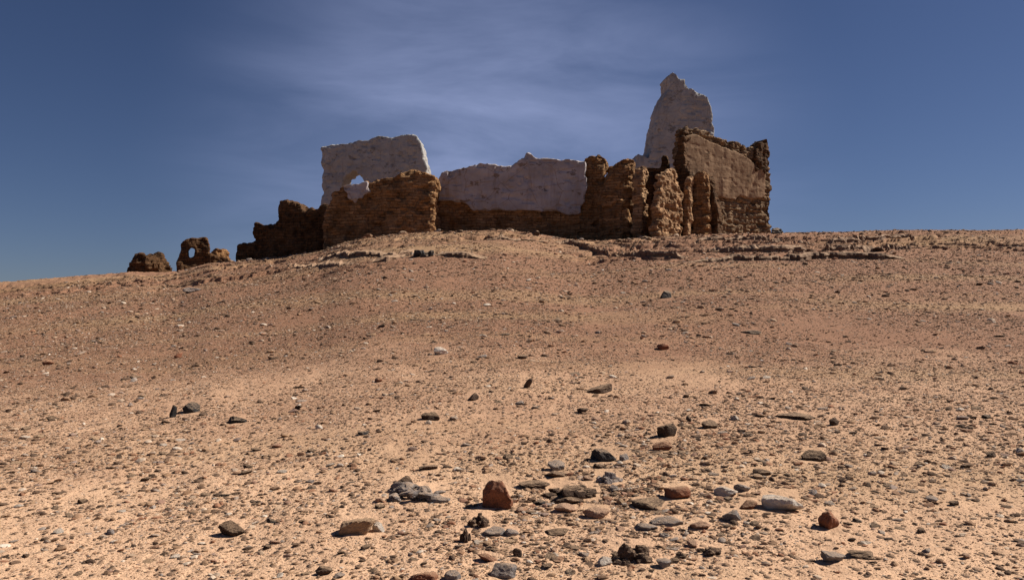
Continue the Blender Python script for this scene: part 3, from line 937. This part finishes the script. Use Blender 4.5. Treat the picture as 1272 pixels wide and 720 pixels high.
# individual stones ---------------------------------------------------
COLS = ['dark brown', 'dark brown', 'dark brown', 'black', 'reddish', 'grey', 'tan', 'pinkish', 'dark brown', 'whitish']
SHAPES = [('flat', 0.22), ('low', 0.34), ('angular', 0.5), ('lumpy', 0.66)]
plan = []
for j, i in enumerate(ind):
    c = COLS[int(rng.integers(len(COLS)))]
    if Ys[i] > 18 and c in ('whitish', 'pinkish'):
        c = 'dark brown'
    s, hr = SHAPES[int(rng.choice(4, p=[0.4, 0.3, 0.2, 0.1]))]
    plan.append((i, c, s, hr))
ORD = ['', 'second ', 'third ', 'fourth ', 'fifth ', 'sixth ', 'seventh ', 'eighth ', 'ninth ', 'tenth ', 'eleventh ', 'twelfth ']
bins = {}
for q, (i, c, s, hr) in enumerate(plan):
    px, py = PX[i], PY[i]
    best = min(range(len(marks)), key=lambda m: math.hypot(px - marks[m][0], 1.6 * (py - marks[m][1])))
    dx, dy = px - marks[best][0], py - marks[best][1]
    if abs(dx) > 1.3 * abs(dy):
        side = 'left of' if dx < 0 else 'right of'
    else:
        side = 'above' if dy < 0 else 'below'
    bins.setdefault((c, s, best, side), []).append((math.hypot(dx, dy), q))
labels = {}
for (c, s, best, side), lst in bins.items():
    lst.sort()
    for r_, (d, q) in enumerate(lst):
        if len(lst) == 1:
            labels[q] = f'{c} {s} stone {side} {marks[best][2]}'
        else:
            w_ = 'nearest ' if r_ == 0 else ORD[min(r_, 11)] + 'nearest '
            labels[q] = f'{w_}{c} {s} stone {side} {marks[best][2]}'
for q, (i, c, s, hr) in enumerate(plan):
    me = lib(int(rng.integers(16)), c)
    o = bpy.data.objects.new('stone', me)
    COL.objects.link(o)
    w = size[i]
    hgt = w * hr * rng.uniform(0.8, 1.1)
    o.scale = (w, w * rng.uniform(0.6, 1.0), hgt)
    o.rotation_euler = (rng.uniform(-0.25, 0.25), rng.uniform(-0.25, 0.25), rng.uniform(0, 6.28))
    o.location = (Xs[i], Ys[i], Zs[i] - 0.3 * hgt)
    tag(o, labels[q], 'stone', GS)

# the uncountable rest: one sheet of gravel ---------------------------
bm = bmesh.new()
bmesh.ops.create_icosphere(bm, subdivisions=1, radius=0.5)
bm.verts.ensure_lookup_table()
ICO = np.array([v.co[:] for v in bm.verts])
ICF = np.array([[v.index for v in f.verts] for f in bm.faces])
bm.free()
bm = bmesh.new()
bmesh.ops.create_icosphere(bm, subdivisions=2, radius=0.5)
bm.verts.ensure_lookup_table()
ICO2 = np.array([v.co[:] for v in bm.verts])
ICF2 = np.array([[v.index for v in f.verts] for f in bm.faces])
bm.free()


def gravel_block(idx, V0, F0):
    n = len(idx)
    # a handful of angular prototypes
    protos = []
    for k in range(24):
        r = np.random.default_rng(k)
        d = r.normal(size=(8, 3))
        d /= np.linalg.norm(d, axis=1)[:, None]
        dd = r.uniform(0.5, 0.95, 8)
        dots = (V0 * 2) @ d.T
        rad = np.minimum(np.where(dots > 0.05, dd / np.maximum(dots, 0.05), 9).min(1), 1.1)
        protos.append(V0 * rad[:, None] * 1.15)
    protos = np.array(protos)
    V = protos[rng.integers(24, size=n)]
    s = size[idx]
    sx = s
    sy = s * rng.uniform(0.55, 1.0, n)
    sz = s * rng.uniform(0.14, 0.5, n)
    V = V * np.stack([sx, sy, sz], -1)[:, None, :]
    tl = rng.uniform(-0.35, 0.35, n)
    V = np.stack([V[..., 0] * np.cos(tl)[:, None] + V[..., 2] * np.sin(tl)[:, None], V[..., 1],
                  -V[..., 0] * np.sin(tl)[:, None] + V[..., 2] * np.cos(tl)[:, None]], -1)
    a = rng.uniform(0, 6.283, n)
    V = np.stack([V[..., 0] * np.cos(a)[:, None] - V[..., 1] * np.sin(a)[:, None],
                  V[..., 0] * np.sin(a)[:, None] + V[..., 1] * np.cos(a)[:, None], V[..., 2]], -1)
    V = V + np.stack([Xs[idx], Ys[idx], Zs[idx] + sz * 0.18], -1)[:, None, :]
    Fc = F0[None, :, :] + (np.arange(n) * len(V0))[:, None, None]
    tint = np.repeat(rng.uniform(0, 1, n), len(V0))
    return V.reshape(-1, 3), Fc.reshape(-1), tint


ri = np.where(rest)[0]
small = ri[WP[ri] < 4]
large = ri[WP[ri] >= 4]
v1, f1, t1 = gravel_block(small, ICO, ICF)
v2, f2, t2 = gravel_block(large, ICO2, ICF2)
me = mesh_np('gravel', np.concatenate([v1, v2]), np.concatenate([f1, f2 + len(v1)]), 3)
at = me.attributes.new('tint', 'FLOAT', 'POINT')
at.data.foreach_set('value', np.concatenate([t1, t2]).astype(np.float32))
n = N('gravel_stones')
a = n.new('ShaderNodeAttribute', attribute_name='tint')
rp = n.ramp(a.outputs['Fac'], [(0.0, (0.045, 0.03, 0.022)), (0.30, (0.10, 0.06, 0.04)), (0.42, (0.21, 0.125, 0.075)), (0.62, (0.30, 0.19, 0.115)),
                               (0.76, (0.24, 0.105, 0.06)), (0.84, (0.25, 0.215, 0.19)), (0.93, (0.42, 0.29, 0.19)), (1.0, (0.60, 0.52, 0.43))])
p = n.pos()
rp = n.mix(n.ramp(n.noise(p, 45, 4, 0.7), [(0.4, 0.0), (0.65, 0.35)]), rp, (0.32, 0.2, 0.12))
M_GRAVEL = n.done(rp, n.bump(n.noise(p, 60, 4, 0.7), 0.5, 0.01))
me.polygons.foreach_set('use_smooth', np.zeros(len(me.polygons), bool))
gv = link('gravel', me, M_GRAVEL)
tag(gv, 'dark and tan gravel strewn all over the sandy slope', 'gravel', kind='stuff')

for o in COL.objects:
    if '_base' in o:
        del o['_base']
    if o.get('group') == GR:
        o['kind'] = 'thing'

# ------------------------------------------------------------------ light
SUN_EL = R(43)
sx, sy = 0.96, 0.28
sun_dir = Vector((sx * math.cos(SUN_EL), sy * math.cos(SUN_EL), math.sin(SUN_EL)))
sd = bpy.data.lights.new('sun', 'SUN')
sd.energy = 5.0
sd.angle = R(0.5)
sd.color = (1.0, 0.93, 0.83)
so = bpy.data.objects.new('sun', sd)
so.rotation_euler = (-sun_dir).to_track_quat('-Z', 'Y').to_euler()
so.location = (60, 20, 60)
COL.objects.link(so)

w = bpy.data.worlds.new('World')
SC.world = w
w.use_nodes = True
nt = w.node_tree
bg = nt.nodes['Background']
sky = nt.nodes.new('ShaderNodeTexSky')
sky.sky_type = 'NISHITA'
sky.sun_disc = False
sky.sun_elevation = SUN_EL
sky.sun_rotation = math.atan2(sx, sy)
sky.altitude = 1500
sky.air_density = 1.0
sky.dust_density = 0.8
sky.ozone_density = 3.0
bg.inputs['Strength'].default_value = 0.055


def wn(t, **k):
    q = nt.nodes.new(t)
    for a_, b_ in k.items():
        setattr(q, a_, b_)
    return q


# thin high cloud plus a broad brightening painted into the middle of the sky
tc = wn('ShaderNodeTexCoord')
mp = wn('ShaderNodeMapping')
mp.inputs['Rotation'].default_value = (0, R(-24), 0)
mp.inputs['Scale'].default_value = (1.6, 1.0, 6.5)
nt.links.new(tc.outputs['Generated'], mp.inputs[0])
nz = wn('ShaderNodeTexNoise')
nz.inputs['Scale'].default_value = 1.7
nz.inputs['Detail'].default_value = 7
nz.inputs['Roughness'].default_value = 0.55
nz.inputs['Distortion'].default_value = 0.5
nt.links.new(mp.outputs[0], nz.inputs['Vector'])
cr = wn('ShaderNodeValToRGB')
cr.color_ramp.elements[0].position = 0.40
cr.color_ramp.elements[1].position = 0.72
nt.links.new(nz.outputs['Fac'], cr.inputs[0])
# where cloud and brightening lie: around the direction of the fort
dt = wn('ShaderNodeVectorMath', operation='DISTANCE')
nt.links.new(tc.outputs['Generated'], dt.inputs[0])
dt.inputs[1].default_value = (-0.02, 0.98, 0.14)
mr = wn('ShaderNodeMapRange', interpolation_type='SMOOTHSTEP')
mr.inputs['From Min'].default_value = 0.04
mr.inputs['From Max'].default_value = 0.44
mr.inputs['To Min'].default_value = 1
mr.inputs['To Max'].default_value = 0
nt.links.new(dt.outputs['Value'], mr.inputs['Value'])
ad = wn('ShaderNodeMath', operation='MULTIPLY_ADD')
nt.links.new(cr.outputs[0], ad.inputs[0])
ad.inputs[1].default_value = 0.8
ad.inputs[2].default_value = 0.38
ml = wn('ShaderNodeMath', operation='MULTIPLY')
nt.links.new(ad.outputs[0], ml.inputs[0])
nt.links.new(mr.outputs[0], ml.inputs[1])
m2 = wn('ShaderNodeMath', operation='MULTIPLY')
nt.links.new(ml.outputs[0], m2.inputs[0])
m2.inputs[1].default_value = 0.55
mx = wn('ShaderNodeMix', data_type='RGBA')
nt.links.new(m2.outputs[0], mx.inputs[0])
tn = wn('ShaderNodeMix', data_type='RGBA', blend_type='MULTIPLY')
tn.inputs[0].default_value = 1.0
nt.links.new(sky.outputs[0], tn.inputs[6])
tn.inputs[7].default_value = (0.44, 0.45, 0.56, 1)
nt.links.new(tn.outputs[2], mx.inputs[6])
mx.inputs[7].default_value = (5.6, 6.5, 10.2, 1)
nt.links.new(mx.outputs[2], bg.inputs['Color'])

SC.view_settings.view_transform = 'Standard'
SC.view_settings.look = 'None'
SC.view_settings.exposure = 0.58
SC.view_settings.gamma = 1.0
